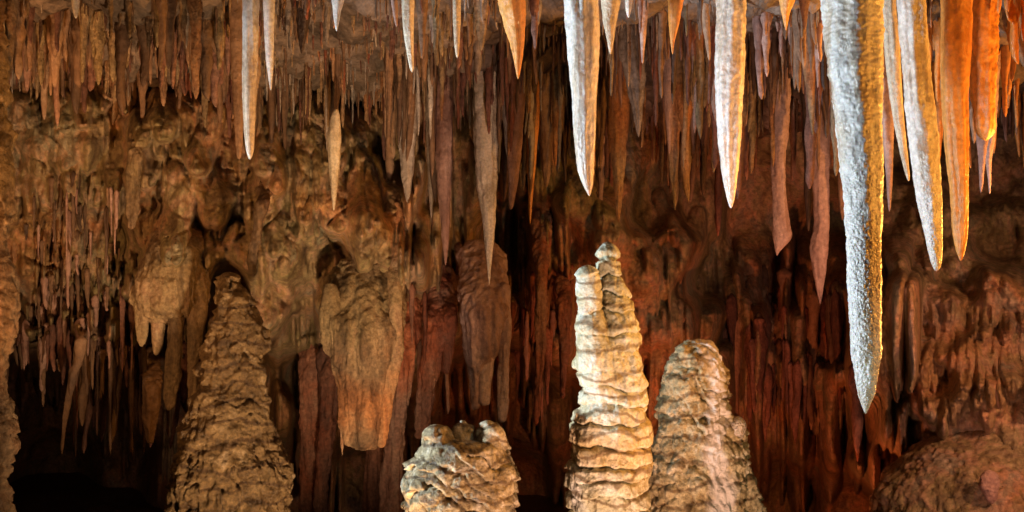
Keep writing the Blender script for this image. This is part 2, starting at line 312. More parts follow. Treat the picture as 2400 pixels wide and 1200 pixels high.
def lobe(px, t0, t1, w, amp):
    """draped fold of flowstone: swells downward, tapers to a free rounded lower edge."""
    s = window(px - w * 1.8, px + w * 1.8, t0, t1)
    if U[s].size == 0: return
    t = (Vv[s] - t0) / (t1 - t0)
    ww = w * np.sqrt(np.clip(t * 3 + 0.02, 0, 1)) * (1 - 0.7 * t ** 2.5)
    u = (wu[s] - px) / ww
    q = np.clip(1 - np.abs(u) ** 2.3, 0, 1)
    g = amp * (0.2 + 0.8 * t ** 0.8) * np.sqrt(q) * np.sqrt(np.clip((1 - t) * 7, 0, 1)) + 0.014 * np.cos(u * 7 + px) * q
    H[s] = np.maximum(H[s], g)
# draped flowstone over the left and middle wall: the big folds first
for a in [(465,280,420,66,0.30),(500,400,545,70,0.26),(405,470,640,62,0.34),(560,520,740,58,0.36),(640,300,470,50,0.24),(700,300,500,46,0.22),(680,520,720,60,0.28),(790,400,560,56,0.22),
          (850,470,660,60,0.30),(910,420,640,46,0.32),(380,240,340,60,0.26),(200,240,420,60,0.22),(90,260,430,56,0.22),(250,400,620,50,0.22),(320,380,600,44,0.22),(620,640,800,52,0.26),(690,680,830,46,0.22),(60,560,820,44,0.22),(150,640,840,50,0.24),(250,620,850,40,0.24)]:
    lobe(*a)
for k in range(230):
    px = rg.uniform(-60, 960); t0 = rg.uniform(180, 680); sc = rg.uniform(0.5, 1.25)
    if px < 280 and t0 > 380 and rg.rand() < 0.4: continue
    lobe(px, t0, t0 + rg.uniform(80, 210) * sc, 38 * sc, rg.uniform(0.10, 0.26) * sc)
for k in range(130):                                  # crumbly right-hand ridge and shelf
    px = rg.uniform(1380, 1640); py = 430 + (px - 1380) * 0.45 + rg.uniform(-40, 380)
    sc = rg.uniform(0.5, 1.2); dome(px, py, 26 * sc, 50 * sc, 0.15 * sc)
for k in range(160):
    px = rg.uniform(2060, 2420); py = rg.uniform(470, 700); sc = rg.uniform(0.5, 1.3); dome(px, py, 34 * sc, 34 * sc, 0.16 * sc)
# ribs
def ribs(n, x0, x1, a0, a1, l0, l1, w0, w1, amp, lean=0):
    for k in range(n):
        px = rg.uniform(x0, x1); t0 = rg.uniform(a0, a1); ww = rg.uniform(w0, w1)
        drip(px, t0, t0 + rg.uniform(l0, l1), ww, ww * rg.uniform(0.15, 0.6), amp * rg.uniform(0.5, 1.3), lean * rg.uniform(0.3, 1))
ribs(70, 20, 290, 380, 640, 80, 230, 4, 11, 0.14, -14)
ribs(60, 40, 320, 600, 780, 60, 190, 5, 13, 0.16, -6)
ribs(26, 300, 480, 600, 700, 120, 260, 8, 20, 0.2, -10)
ribs(50, 240, 480, 780, 960, 60, 240, 5, 14, 0.25)
ribs(45, 640, 800, 660, 800, 250, 500, 10, 26, 0.3)
ribs(50, 940, 1340, 300, 560, 200, 520, 8, 22, 0.35)
ribs(50, 940, 1340, 560, 900, 100, 420, 7, 20, 0.3)
ribs(50, 1480, 1720, 560, 820, 120, 360, 7, 18, 0.2)
ribs(64, 1620, 2140, 520, 800, 260, 480, 20, 44, 0.75)
ribs(26, 1640, 2120, 600, 860, 200, 400, 8, 18, 0.3)
ribs(40, 1700, 2130, 820, 960, 80, 240, 8, 20, 0.45)
ribs(30, 960, 1340, 420, 760, 260, 500, 18, 36, 0.45)
ribs(70, 10, 340, 700, 830, 60, 190, 8, 22, 0.35)
for (ta, x0, x1, ln, nn, wl, wh, am) in [(560, 2060, 2420, 110, 22, 28, 52, 0.26), (660, 2100, 2320, 120, 16, 16, 36, 0.24), (690, 2320, 2430, 100, 9, 16, 34, 0.24), (740, 2060, 2250, 150, 18, 14, 34, 0.26),
                                    (780, 2120, 2430, 130, 26, 14, 34, 0.24), (850, 2080, 2430, 130, 30, 12, 30, 0.22), (840, 2040, 2220, 240, 22, 12, 26, 0.28)]:
    for k in range(nn):
        px = rg.uniform(x0, x1); t0 = ta + rg.uniform(-30, 24); lobe(px, t0, t0 + ln * rg.uniform(0.7, 1.25), rg.uniform(wl, wh), am * rg.uniform(0.5, 1.2))
flut = 0.035 * fbm(U * 0.075, Vv * 0.008, 51.0, 3) * sstep(2030, 2090, U) * sstep(620, 680, Vv)
D += 1.3 * np.exp(-(((U - 532) / 44) ** 2 + ((Vv - 690) / 62) ** 2) ** 2)
fine = 0.06 * fbm(U * 0.030, Vv * 0.011, 4.4, 5, 0.6) + 0.035 * fbm(U * 0.08, Vv * 0.05, 8.4, 3, 0.6)
big = 0.22 * fbm(U * 0.006, Vv * 0.006, 2.4, 3)
cn = perlin(U * 0.011 + 0.7 * perlin(U * 0.012, Vv * 0.012, 5.5), Vv * 0.010, 21.0)
ca = 0.5 + perlin(U * 0.012, Vv * 0.012, 44.0)
crease = np.exp(-(cn / 0.05) ** 2) * 0.07 * np.clip(ca, 0, 1) * (0.35 + 0.65 * (1 - sstep(950, 1050, U)))
H *= 1 + 0.9 * (1 - sstep(950, 1100, U)) + 0.3 * sstep(1000, 1100, U)
WALLD = D - H - fine - big + crease - flut
WX, WZ = PX(U, WALLD), PZ(Vv, WALLD) + CZ
o = link('cave_wall', raw_mesh('cave_wall', np.stack([WX, WALLD, WZ], -1).reshape(-1, 3), grid_faces(*U.shape), M['wall']))
tag(o, kind='structure')
def wall_at(px, py):
    i = int(np.clip(np.searchsorted(us, px), 0, len(us) - 1)); j = int(np.clip(np.searchsorted(vs, py), 0, len(vs) - 1))
    return float(WALLD[j, i])

# ------------------------------------------------------------------ ceiling and floor
gx = np.arange(-9, 9, 0.035); gy = np.concatenate([np.arange(-3, 5, 0.15), np.arange(5, 13, 0.03)])
GX, GY = np.meshgrid(gx, gy)
rough = 0.17 * fbm(GX * 2.6, GY * 2.6, 0.5, 5, 0.6) + 0.09 * np.abs(fbm(GX * 8, GY * 8, 6.5, 3, 0.6))
GZ = CEIL(GX, GY) - rough + CZ
o = link('cave_ceiling', raw_mesh('cave_ceiling', np.stack([GX, GY, GZ], -1).reshape(-1, 3), grid_faces(*GX.shape), M['ceiling']))
tag(o, kind='structure')
fx = np.linspace(-14, 14, 200); fy = np.linspace(-4, 19, 180)
FX, FY = np.meshgrid(fx, fy); FZ = 0.15 * fbm(FX * 0.6, FY * 0.6, 1.0, 5) - 0.02
o = link('cave_floor', raw_mesh('cave_floor', np.stack([FX, FY, FZ], -1).reshape(-1, 3), grid_faces(*FX.shape)[:, ::-1], M['floor']))
tag(o, kind='structure')

# ------------------------------------------------------------------ hero stalactites
hero([(0,1924,2066),(150,1944,2066),(300,1962,2066),(450,1976,2065),(600,1984,2064),(750,1994,2063),(830,1998,2062),(890,2006,2056),(930,2012,2048),(970,2024,2034)], 4.5,
     'huge white stalactite, the longest and thickest of all, rough crystals on its lower half', 'white', rough=0.055, freq=14, flute=0.0, nseg=110, step=2.0, crust=0.07)
hero([(0,1318,1400),(120,1330,1402),(220,1338,1401),(330,1348,1396),(400,1356,1393),(440,1370,1390),(460,1379,1386)], 5.3,
     'thick smooth white stalactite hanging above the tall two-fingered stalagmite', 'white', rough=0.05, freq=8, flute=0.04, nseg=70, step=2.6)
hero([(0,1682,1746),(100,1678,1745),(200,1678,1744),(300,1682,1738),(380,1690,1732),(440,1700,1725),(488,1709,1718)], 5.8,
     'thick pale grey-white stalactite with an orange right edge, midway between the two largest', 'white', rough=0.07, freq=9, flute=0.06, nseg=70, step=2.6)
hero([(0,2108,2166),(100,2114,2172),(220,2122,2186),(330,2134,2200),(420,2146,2203),(500,2160,2206),(570,2172,2207),(615,2182,2206),(636,2188,2203)], 5.0,
     'long white and orange stalactite leaning right, next to the huge white one', 'white', rough=0.07, freq=9, flute=0.08, nseg=60, step=2.6)
hero([(0,2066,2098),(100,2070,2108),(200,2082,2112),(280,2094,2118),(350,2108,2126),(400,2120,2132),(425,2128,2133)], 5.15,
     'slender greenish grey stalactite leaning right, squeezed behind the huge white one', 'cream', rough=0.08, nseg=36)
hero([(0,2206,2276),(120,2208,2272),(240,2212,2266),(350,2218,2266),(440,2230,2270),(520,2234,2270),(570,2238,2266),(612,2249,2256)], 5.5,
     'long smooth orange stalactite with a sharp tip, nearest the right edge of the long ones', 'orange', rough=0.05, nseg=50, step=3)
hero([(0,2272,2336),(100,2274,2336),(200,2278,2334),(280,2284,2332),(310,2288,2330),(330,2296,2324)], 6.0,
     'short broad orange stalactite ending in a blunt hem at the upper right', 'orange', rough=0.12, nseg=50, flute=0.15)
hero([(0,570,607),(100,570,606),(180,571,604),(260,571,601),(320,575,598),(360,580,595),(374,584,590)], 6.0,
     'long slender white stalactite hanging alone in the upper left, the longer of the white pair', 'white', rough=0.06, nseg=36)
hero([(0,617,644),(80,620,642),(150,624,641),(190,630,638),(212,633,637)], 6.2,
     'shorter slender white stalactite, right of the long white one in the upper left', 'white', rough=0.06, nseg=30)
hero([(0,536,572),(120,542,573),(240,546,571),(330,551,568),(374,555,565)], 6.6,
     'brown stalactite close behind the long white one in the upper left', 'brown', rough=0.1, nseg=30)
hero([(0,168,186),(25,171,184),(44,175,180)], 6.0, 'tiny white stalactite tip alone above the upper left wall', 'white', rough=0.08, nseg=20)
hero([(0,776,806),(30,780,798),(60,784,793),(74,787,790)], 6.0, 'short white stalactite with a flared root, between the white pair and the pale central ones', 'white', rough=0.08, nseg=24)
hero([(0,940,972),(60,944,970),(110,951,970),(150,958,970),(170,963,969)], 6.0, 'pale cream stalactite of middle length at the top centre left, leaning slightly right', 'cream', rough=0.07, nseg=30)
hero([(0,1060,1080),(60,1061,1079),(110,1065,1077),(136,1069,1074)], 6.2, 'slim cream stalactite at the top centre, straight and tapering', 'cream', rough=0.07, nseg=28)
hero([(0,916,932),(40,922,932),(64,928,932)], 6.1, 'thin pinkish stalactite just left of the pale cream leaning one', 'pink', rough=0.08, nseg=20)
hero([(0,975,1004),(60,980,998),(110,985,995),(138,988,992)], 6.4, 'brown stalactite just right of the pale cream leaning one', 'brown', rough=0.1, nseg=24)
hero([(0,1166,1231),(50,1180,1230),(100,1196,1227),(150,1206,1222),(186,1212,1217)], 5.8, 'wedge-shaped orange and white stalactite left of the thick smooth white one', 'orange', rough=0.1, nseg=36, flute=0.2)
hero([(0,1406,1452),(50,1412,1444),(95,1422,1438),(128,1428,1433)], 5.6, 'short cream stalactite with an orange side, just right of the thick smooth white one', 'cream', rough=0.08, nseg=32)
hero([(0,1464,1484),(25,1467,1480),(42,1471,1476)], 6.0, 'tiny white stalactite tip beside the short cream one', 'white', rough=0.08, nseg=20)
hero([(0,1565,1602),(50,1567,1592),(100,1571,1580),(128,1574,1577)], 6.0, 'short orange stalactite with a needle tip at the top centre right', 'orange', rough=0.1, nseg=28)
hero([(0,1492,1520),(70,1498,1514),(120,1502,1510),(150,1504,1508)], 6.8, 'thin pinkish stalactite between the two thick white ones', 'pink', rough=0.1, nseg=22)
hero([(0,1640,1664),(60,1646,1664),(120,1656,1666),(142,1660,1664)], 6.7, 'small brown stalactite close left of the pale grey-white thick one', 'brown', rough=0.1, nseg=22)
hero([(0,1826,1862),(30,1832,1850),(60,1838,1845),(72,1840,1843)], 5.6, 'short glowing orange stalactite left of the huge white one', 'orange', rough=0.1, nseg=24)
hero([(0,1872,1898),(40,1878,1892),(70,1883,1889)], 5.9, 'short pinkish orange stalactite nearest the root of the huge white one', 'pink', rough=0.1, nseg=22)
hero([(60,1874,1916),(140,1878,1912),(200,1886,1910),(260,1896,1908),(318,1903,1907)], 7.4, 'pointed tan stalactite between the thick pale one and the huge white one', 'tan', rough=0.12, nseg=28)
hero([(40,1450,1512),(120,1452,1514),(180,1464,1512),(240,1478,1506),(290,1488,1502),(322,1494,1499)], 7.6, 'stout grey stalactite with a ragged point between the two thick white ones', 'grey', rough=0.14, nseg=40, flute=0.3)
hero([(170,1554,1582),(260,1558,1578),(320,1563,1574),(362,1567,1570)], 8.2, 'pinkish stalactite with a pale tip right of the stout grey one', 'pink', rough=0.12, nseg=24)
hero([(120,1428,1474),(240,1430,1474),(350,1434,1466),(430,1438,1460),(500,1443,1454),(522,1447,1451)], 8.0, 'long orange-brown stalactite whose tip almost reaches the tall stalagmite', 'tan', rough=0.12, nseg=30, flute=0.2)
hero([(240,1558,1596),(330,1564,1590),(410,1570,1588),(470,1577,1585),(494,1580,1583)], 8.6, 'long thin olive brown stalactite over the dark alcove edge', 'tan', rough=0.12, nseg=24)
hero([(180,1800,1850),(290,1808,1848),(380,1808,1842),(460,1811,1842),(520,1812,1848),(556,1814,1856),(572,1816,1846),(585,1817,1829),(600,1820,1824)], 9.0, 'dull pink stalactite with a swollen crooked foot, over the dark alcove', 'pink', rough=0.1, nseg=32, flute=0.15)
hero([(240,1902,1950),(360,1902,1944),(450,1908,1944),(520,1910,1944),(560,1902,1942),(590,1898,1940),(630,1904,1936),(670,1912,1930),(700,1919,1926),(714,1922,1924)], 8.9, 'dull grey-pink stalactite with a spearhead end, left of the huge white one', 'pink', rough=0.1, nseg=34, flute=0.1)
hero([(180,1110,1172),(340,1110,1166),(430,1118,1164),(520,1130,1160),(590,1136,1154),(640,1141,1149),(668,1144,1146)], 8.4, 'long pale cream stalactite whose tip hangs in front of the wide pink column', 'cream', rough=0.1, nseg=34, flute=0.15)
hero([(200,1016,1062),(340,1020,1060),(440,1026,1056),(520,1032,1054),(580,1036,1050),(622,1041,1045)], 8.4, 'long dull pink stalactite in the middle of the cave, left of the pale cream one', 'pink', rough=0.1, nseg=30, flute=0.15)
hero([(256,784,792),(268,778,796),(290,772,798),(330,768,800),(400,771,796),(450,776,790),(494,780,784)], 7.9, 'pale peach stalactite standing clear of the lumpy wall with a blunt top', 'cream', rough=0.09, nseg=28, top=None)
hero([(220,934,980),(340,936,972),(420,944,968),(476,954,960)], 8.4, 'grey stalactite left of the long dull pink one', 'grey', rough=0.12, nseg=28, flute=0.2)
hero([(220,1186,1232),(340,1188,1222),(430,1190,1212),(492,1192,1202)], 8.3, 'dull pink-brown stalactite just right of the long pale cream one', 'pink', rough=0.12, nseg=28, flute=0.2)
hero([(300,1234,1262),(400,1236,1254),(480,1238,1246),(526,1240,1243)], 8.5, 'thin orange stalactite with a bright white needle tip', 'orange', rough=0.1, nseg=22)
hero([(240,1258,1306),(330,1262,1296),(400,1270,1290),(440,1276,1284)], 8.6, 'short brown stalactite left of the thick smooth white tip', 'brown', rough=0.14, nseg=24)
hero([(240,996,1022),(360,1000,1018),(470,1006,1016),(512,1010,1013)], 8.8, 'thin grey stalactite touching the long dull pink one', 'grey', rough=0.12, nseg=22)
hero([(300,2288,2320),(380,2294,2308),(430,2296,2304),(452,2298,2301)], 7.4, 'small pale stalactite below the blunt orange hem', 'pink', rough=0.12, nseg=22)
hero([(300,2306,2334),(380,2310,2322),(430,2316,2322),(455,2318,2321)], 7.6, 'small pink stalactite leaning right below the blunt orange hem', 'pink', rough=0.12, nseg=22)
hero([(300,2066,2094),(400,2076,2092),(460,2080,2090),(496,2083,2087)], 7.4, 'thin dull pink stalactite just right of the huge white one', 'pink', rough=0.12, nseg=22)

hero([(0,104,150),(90,112,146),(150,118,140),(205,124,132)], 6.9, 'brown orange-tinted stalactite between the left edge and the small white tip', 'brown', rough=0.14, nseg=26, flute=0.25)
hero([(0,186,222),(60,188,208),(130,189,202),(195,190,197)], 6.7, 'long thin tan stalactite right beside the small white tip', 'tan', rough=0.12, nseg=24, flute=0.2)
hero([(0,272,308),(60,276,302),(100,280,294),(122,284,289)], 7.0, 'brown stalactite halfway between the small white tip and the long slender white one', 'brown', rough=0.15, nseg=24, flute=0.25)
hero([(0,362,408),(50,368,400),(100,376,392),(146,382,386)], 7.2, 'stubby reddish stalactite left of the long slender white one', 'pink', rough=0.15, nseg=24, flute=0.25)
hero([(0,10,44),(80,14,36),(150,14,28),(190,16,22)], 6.0, 'rusty orange stalactite hanging against the left edge column', 'tan', rough=0.12, nseg=24, flute=0.2)
hero([(90,50,82),(150,54,76),(215,60,68)], 7.6, 'short pinkish stalactite left of the brown orange-tinted one', 'pink', rough=0.15, nseg=22, flute=0.2)
hero([(0,690,730),(60,696,722),(110,702,712),(128,705,709)], 6.9, 'brown stalactite just right of the slender white pair', 'brown', rough=0.15, nseg=22, flute=0.2)
hero([(0,1110,1146),(60,1116,1140),(105,1122,1134),(120,1126,1130)], 6.8, 'rusty stalactite between the slim cream one and the wedge-shaped one', 'tan', rough=0.15, nseg=22, flute=0.2)

# ------------------------------------------------------------------ the dense field of small stalactites
def unit_variants():
    out = []
    for k in range(14):
        rr = np.random.RandomState(100 + k); parts = []
        m = 1 if k < 6 else rr.randint(2, 4)
        for j in range(m):
            n = 22; t = np.linspace(0, 1, n); ln = 1.0 if j == 0 else rr.uniform(0.4, 0.85)
            pw = rr.uniform(0.6, 1.3); rad = (1 if j == 0 else rr.uniform(0.5, 0.8)) * (1 - t ** pw * rr.uniform(0.6, 0.8)) * np.sqrt(1 - np.clip((t - 0.9) / 0.1, 0, 0.98) ** 2)
            rad *= np.sqrt(np.clip(t / 0.07 + 0.02, 0, 1)) * 0 + 1; rad *= sstep(-0.03, 0.10, t)
            rad *= 1 + 0.15 * np.sin(t * rr.uniform(8, 20) + rr.uniform(0, 6))
            ox, oy = (0, 0) if j == 0 else (rr.uniform(-1, 1) * 1.1, rr.uniform(-1, 1) * 0.7)
            bend = rr.uniform(-0.5, 0.5)
            V, F = tube(ox * (1 - 0.2 * t) + bend * t ** 2 + 0.25 * np.sin(t * 7 + k) * t, oy + 0 * t, -t * ln, rad, 10, 0.34, 5, 0.35, seed=k * 3.3 + j)
            parts.append((V, F))
        out.append(merge(parts))
    return out
UV = unit_variants()
MATKEYS = ['brown', 'pink', 'tan', 'grey', 'orange', 'red', 'cream']
cands = []                                            # (x, Y, z_root, radius, length, variant, rot, mat, zone)
rz = np.random.RandomState(5)
def zone_ceiling(n, p0, p1, y0, y1, l0, l1, r0, r1, mats, zone):
    k = 0
    while k < n:                                      # clumps along cracks: a big one, then its crowd
        Yc = rz.uniform(y0, y1); pc = rz.uniform(p0, p1); m = rz.randint(2, 9); mk = mats[rz.randint(len(mats))]
        big_ = rz.rand() ** 1.6
        for q in range(m):
            Y = float(np.clip(Yc + rz.normal() * 0.16, y0 - 0.2, y1 + 0.2)); px = pc + rz.normal() * 22
            x = PX(px, Y); f = 1.0 if q == 0 else rz.uniform(0.15, 0.85)
            L = (l0 + (l1 - l0) * big_) * f * rz.uniform(0.8, 1.2); r = r0 + (r1 - r0) * (big_ * f) ** 1.3 * rz.uniform(0.6, 1.2)
            z = float(CEIL(np.array(x), np.array(Y))) + 0.06
            cands.append((x, Y, z, r, max(L, 0.06) + 0.08, rz.randint(14), rz.uniform(0, 6.28), mk if rz.rand() < 0.7 else mats[rz.randint(len(mats))], zone)); k += 1
def zone_wall(n, p0, p1, v0, v1, l0, l1, r0, r1, mats, zone, slope=0.0, off=0.03):
    for k in range(n):
        px = rz.uniform(p0, p1); py = rz.uniform(v0, v1) + slope * (px - p0)
        r = r0 + (r1 - r0) * rz.rand() ** 1.5
        Y = wall_at(px, py) - off + r * 0.3
        cands.append((PX(px, Y), Y, PZ(py, Y), r, l0 + (l1 - l0) * rz.rand() ** 1.3, rz.randint(14), rz.uniform(0, 6.28), mats[rz.randint(len(mats))], zone))
B, P, T, G, O, RD = 'brown', 'pink', 'tan', 'grey', 'orange', 'red'
zone_ceiling(560, -60, 580, 6.3, 9.0, 0.10, 0.62, 0.010, 0.075, [B, B, T, B, RD, T], 'ul')
zone_ceiling(380, 560, 1320, 6.5, 8.2, 0.06, 0.34, 0.009, 0.045, [B, G, RD, B, T], 'uc')
zone_ceiling(480, 600, 1340, 8.1, 9.4, 0.22, 0.95, 0.010, 0.06, [B, T, T, G, B, RD], 'fringe')
zone_ceiling(120, 1180, 1480, 8.0, 9.8, 0.3, 0.9, 0.02, 0.06, [B, T, P, B], 'mid')
zone_ceiling(520, 1400, 2000, 7.2, 10.6, 0.25, 1.15, 0.010, 0.075, [P, B, T, RD, T], 'ur')
zone_ceiling(110, 1750, 1960, 6.3, 8.4, 0.2, 0.7, 0.02, 0.045, [P, P, B], 'ur')
zone_ceiling(130, 2060, 2420, 6.6, 9.2, 0.15, 0.95, 0.02, 0.06, [O, P, B, O], 'right')
zone_ceiling(60, 2300, 2460, 5.8, 7.2, 0.15, 0.5, 0.02, 0.06, [O, O, T], 'right')
zone_ceiling(900, -60, 2460, 6.3, 9.6, 0.04, 0.3, 0.006, 0.022, [B, B, T, G, RD], 'tiny')
zone_wall(44, 60, 280, 400, 700, 0.15, 0.6, 0.012, 0.03, [B, P, B], 'lw')
zone_wall(30, 100, 290, 640, 760, 0.15, 0.4, 0.02, 0.045, [RD, B, P], 'lw')
zone_wall(60, 10, 340, 690, 800, 0.2, 0.7, 0.02, 0.06, [B, RD, P, B], 'lw')
zone_wall(46, 170, 470, 790, 870, 0.35, 1.1, 0.02, 0.07, [B, RD, B], 'lw')
zone_wall(30, 940, 1340, 560, 820, 0.3, 0.9, 0.025, 0.06, [RD, RD, P], 'core')
zone_wall(44, 1690, 2010, 620, 860, 0.7, 1.8, 0.035, 0.10, [RD, RD, B], 'alcove')

def seen(c):
    x, Y, z, r, L, *_ = c
    t, b_ = 600 - z * 2400 / Y, 600 - (z - L) * 2400 / Y
    px = 1200 + x * 2400 / Y
    if px < -10 or px > 2410 or c[8] == 'tiny': return 0
    vis = max(0, min(b_, 1200) - max(t, 0))
    return vis * r * 2400 / Y / (1 + 0.12 * max(0, Y - 7))
cands.sort(key=seen, reverse=True)
REFS = [('ul', 0, 90, 'hanging at the far left of the ceiling'), ('ul', 90, 250, 'near the small white tip, upper left'), ('ul', 250, 420, 'on the ceiling above the forked ochre drip column'),
 ('ul', 420, 575, 'left of the long slender white stalactite'), ('uc', 0, 780, 'right of the slender white pair'), ('uc', 780, 1000, 'above the long ledge fringe, centre left'),
 ('uc', 1000, 2400, 'on the rough ceiling, centre top'), ('fringe', 0, 760, 'in the ledge fringe near the slender white pair'), ('fringe', 760, 900, 'in the ledge fringe above the pale peach one'),
 ('fringe', 900, 1040, 'in the ledge fringe above the long dull pink one'), ('fringe', 1040, 1180, 'in the ledge fringe round the long pale cream one'), ('fringe', 1180, 2400, 'at the right end of the ledge fringe'),
 ('mid', 0, 1330, 'just left of the thick smooth white one'), ('mid', 1330, 2400, 'behind the thick smooth white one'), ('ur', 0, 1500, 'above the tall two-fingered stalagmite'),
 ('ur', 1500, 1600, 'left of the thick grey-white one'), ('ur', 1600, 1690, 'at the left flank of the thick grey-white one'), ('ur', 1690, 1780, 'at the right flank of the thick grey-white one'),
 ('ur', 1780, 1860, 'above the crooked-foot pink one'), ('ur', 1860, 1930, 'left of the huge white one'), ('ur', 1930, 2500, 'behind the huge white one'),
 ('right', 0, 2130, 'right of the huge white one'), ('right', 2130, 2220, 'beside the right-leaning white one'), ('right', 2220, 2300, 'behind the long sharp orange one'),
 ('right', 2300, 2360, 'right of the blunt orange one'), ('right', 2360, 2500, 'at the upper right edge'), ('lw', 0, 180, 'on the dark left wall, outer part'),
 ('lw', 180, 600, 'on the dark left wall, inner part'), ('core', 0, 1140, 'in the reddish recess, left part'), ('core', 1140, 2400, 'in the reddish recess near the tall stalagmite'),
 ('alcove', 0, 1900, 'in the red alcove, left part'), ('alcove', 1900, 2400, 'in the red alcove behind the huge one')]
MN = {'brown': 'brown', 'pink': 'dull pink', 'tan': 'tan', 'grey': 'grey', 'orange': 'orange', 'red': 'reddish', 'cream': 'cream'}
ORD = ['leftmost', 'second', 'third', 'fourth', 'fifth', 'sixth', 'seventh', 'eighth', 'ninth', 'tenth', 'eleventh', 'twelfth', 'thirteenth', 'fourteenth', 'fifteenth', 'sixteenth', 'seventeenth', 'eighteenth', 'nineteenth', 'twentieth']
NIND = 240
fam = {}
for i, c in enumerate(cands[:NIND]):
    px = 1200 + c[0] * 2400 / c[1]
    opts = [(max(a - px, px - b_, 0), t) for (z_, a, b_, t) in REFS if z_ == c[8]]; ref = min(opts)[1]
    fam.setdefault((c[7], ref), []).append((px, i))
LAB = {}
for (mk, ref), lst in fam.items():
    lst.sort()
    for k, (px, i) in enumerate(lst):
        if len(lst) == 1: lb = 'small %s stalactite %s' % (MN[mk], ref)
        elif k == 0: lb = 'leftmost %s stalactite %s' % (MN[mk], ref)
        elif k == len(lst) - 1: lb = 'rightmost %s stalactite %s' % (MN[mk], ref)
        else: lb = '%s %s stalactite from left %s' % (ORD[min(k, 19)], MN[mk], ref)
        LAB[i] = (lb, '%s stalactites %s' % (MN[mk], ref))
cache = {}
for ci, c in enumerate(cands[:NIND]):
    x, Y, z, r, L, v, rot, mk, zn = c
    if (v, mk) not in cache:
        cache[(v, mk)] = raw_mesh('stalactite', UV[v][0], UV[v][1], M[mk])
    o = link('stalactite', cache[(v, mk)], (x, Y, z + CZ)); o.scale = (r, r, L)
    tl = 0.16 if zn == 'lw' else 0.0
    o.rotation_euler = (rz.uniform(-0.03, 0.03), rz.uniform(-0.035, 0.035) + tl * rz.rand(), 0 if tl else rot)
    tag(o, LAB[ci][0], 'stalactite', LAB[ci][1])
Vs, Fs, mi, off = [], [], [], 0
for c in cands[NIND:]:
    x, Y, z, r, L, v, rot, mk, zn = c
    V, F = UV[v]; cr_, sr_ = math.cos(rot), math.sin(rot)
    W = np.stack([(V[:, 0] * cr_ - V[:, 1] * sr_) * r + x, (V[:, 0] * sr_ + V[:, 1] * cr_) * r + Y, V[:, 2] * L + z + CZ], -1)
    Vs.append(W); Fs.append(F + off); off += len(V); mi.append(np.full(len(F), MATKEYS.index(mk)))
me = raw_mesh('small_stalactites', np.concatenate(Vs), np.concatenate(Fs))
for k in MATKEYS: me.materials.append(M[k])
me.polygons.foreach_set('material_index', np.concatenate(mi).astype(np.int32))
o = link('small_stalactites', me); tag(o, 'countless tiny stalactites and soda straws crowding the ceiling between the larger ones', 'stalactites', kind='stuff')

# ------------------------------------------------------------------ fused, layered bodies (stalagmites, drapery) by voxel remesh + layered displacement
def fuse(name, parts, voxel, mat, base, disp, label, cat, smooth=2, group=None, parent=None):
    V, F = merge(parts)
    me = raw_mesh(name + '_raw', V - base, F)
    tmp = bpy.data.objects.new('tmp', me); C.objects.link(tmp)
    md = tmp.modifiers.new('r', 'REMESH'); md.mode = 'VOXEL'; md.voxel_size = voxel
    ms = tmp.modifiers.new('s', 'SMOOTH'); ms.factor = 0.5; ms.iterations = smooth
    dg = bpy.context.evaluated_depsgraph_get(); ev = tmp.evaluated_get(dg)
    m2 = bpy.data.meshes.new_from_object(ev)
    bpy.data.objects.remove(tmp); bpy.data.meshes.remove(me)
    n = len(m2.vertices); co = np.zeros(n * 3, np.float32); m2.vertices.foreach_get('co', co); co = co.reshape(-1, 3)
    no = np.zeros(n * 3, np.float32); m2.vertices.foreach_get('normal', no); no = no.reshape(-1, 3)
    P_ = co + base
    d = disp(P_[:, 0], P_[:, 1], P_[:, 2], no)
    hor = no.copy(); hor[:, 2] *= 0.35
    co2 = (co + hor * d[:, None]).astype(np.float32)
    m2.vertices.foreach_set('co', co2.ravel())
    m2.polygons.foreach_set('use_smooth', np.ones(len(m2.polygons), bool))
    m2.materials.clear(); m2.materials.append(M[mat]); m2.name = name; m2.update()
    o = link(name, m2, base)
    if parent:                                        # a part: same origin maths, relative to its thing
        o.parent = parent; o.location = Vector(base) - parent.location
    else: tag(o, label, cat, group)
    return o
def assembled(name, parts, pname, voxel, mat, base, disp, label, cat, pmat=None):
    o = fuse(name, parts[:1], voxel, mat, base, disp, label, cat)
    for k, p in enumerate(parts[1:]):
        fuse(pname[k] if isinstance(pname, (list, tuple)) else pname, [p], voxel, (pmat or mat), base, (lambda *a: 0.55 * disp(*a) + 0.006), None, None, parent=o)
    return o
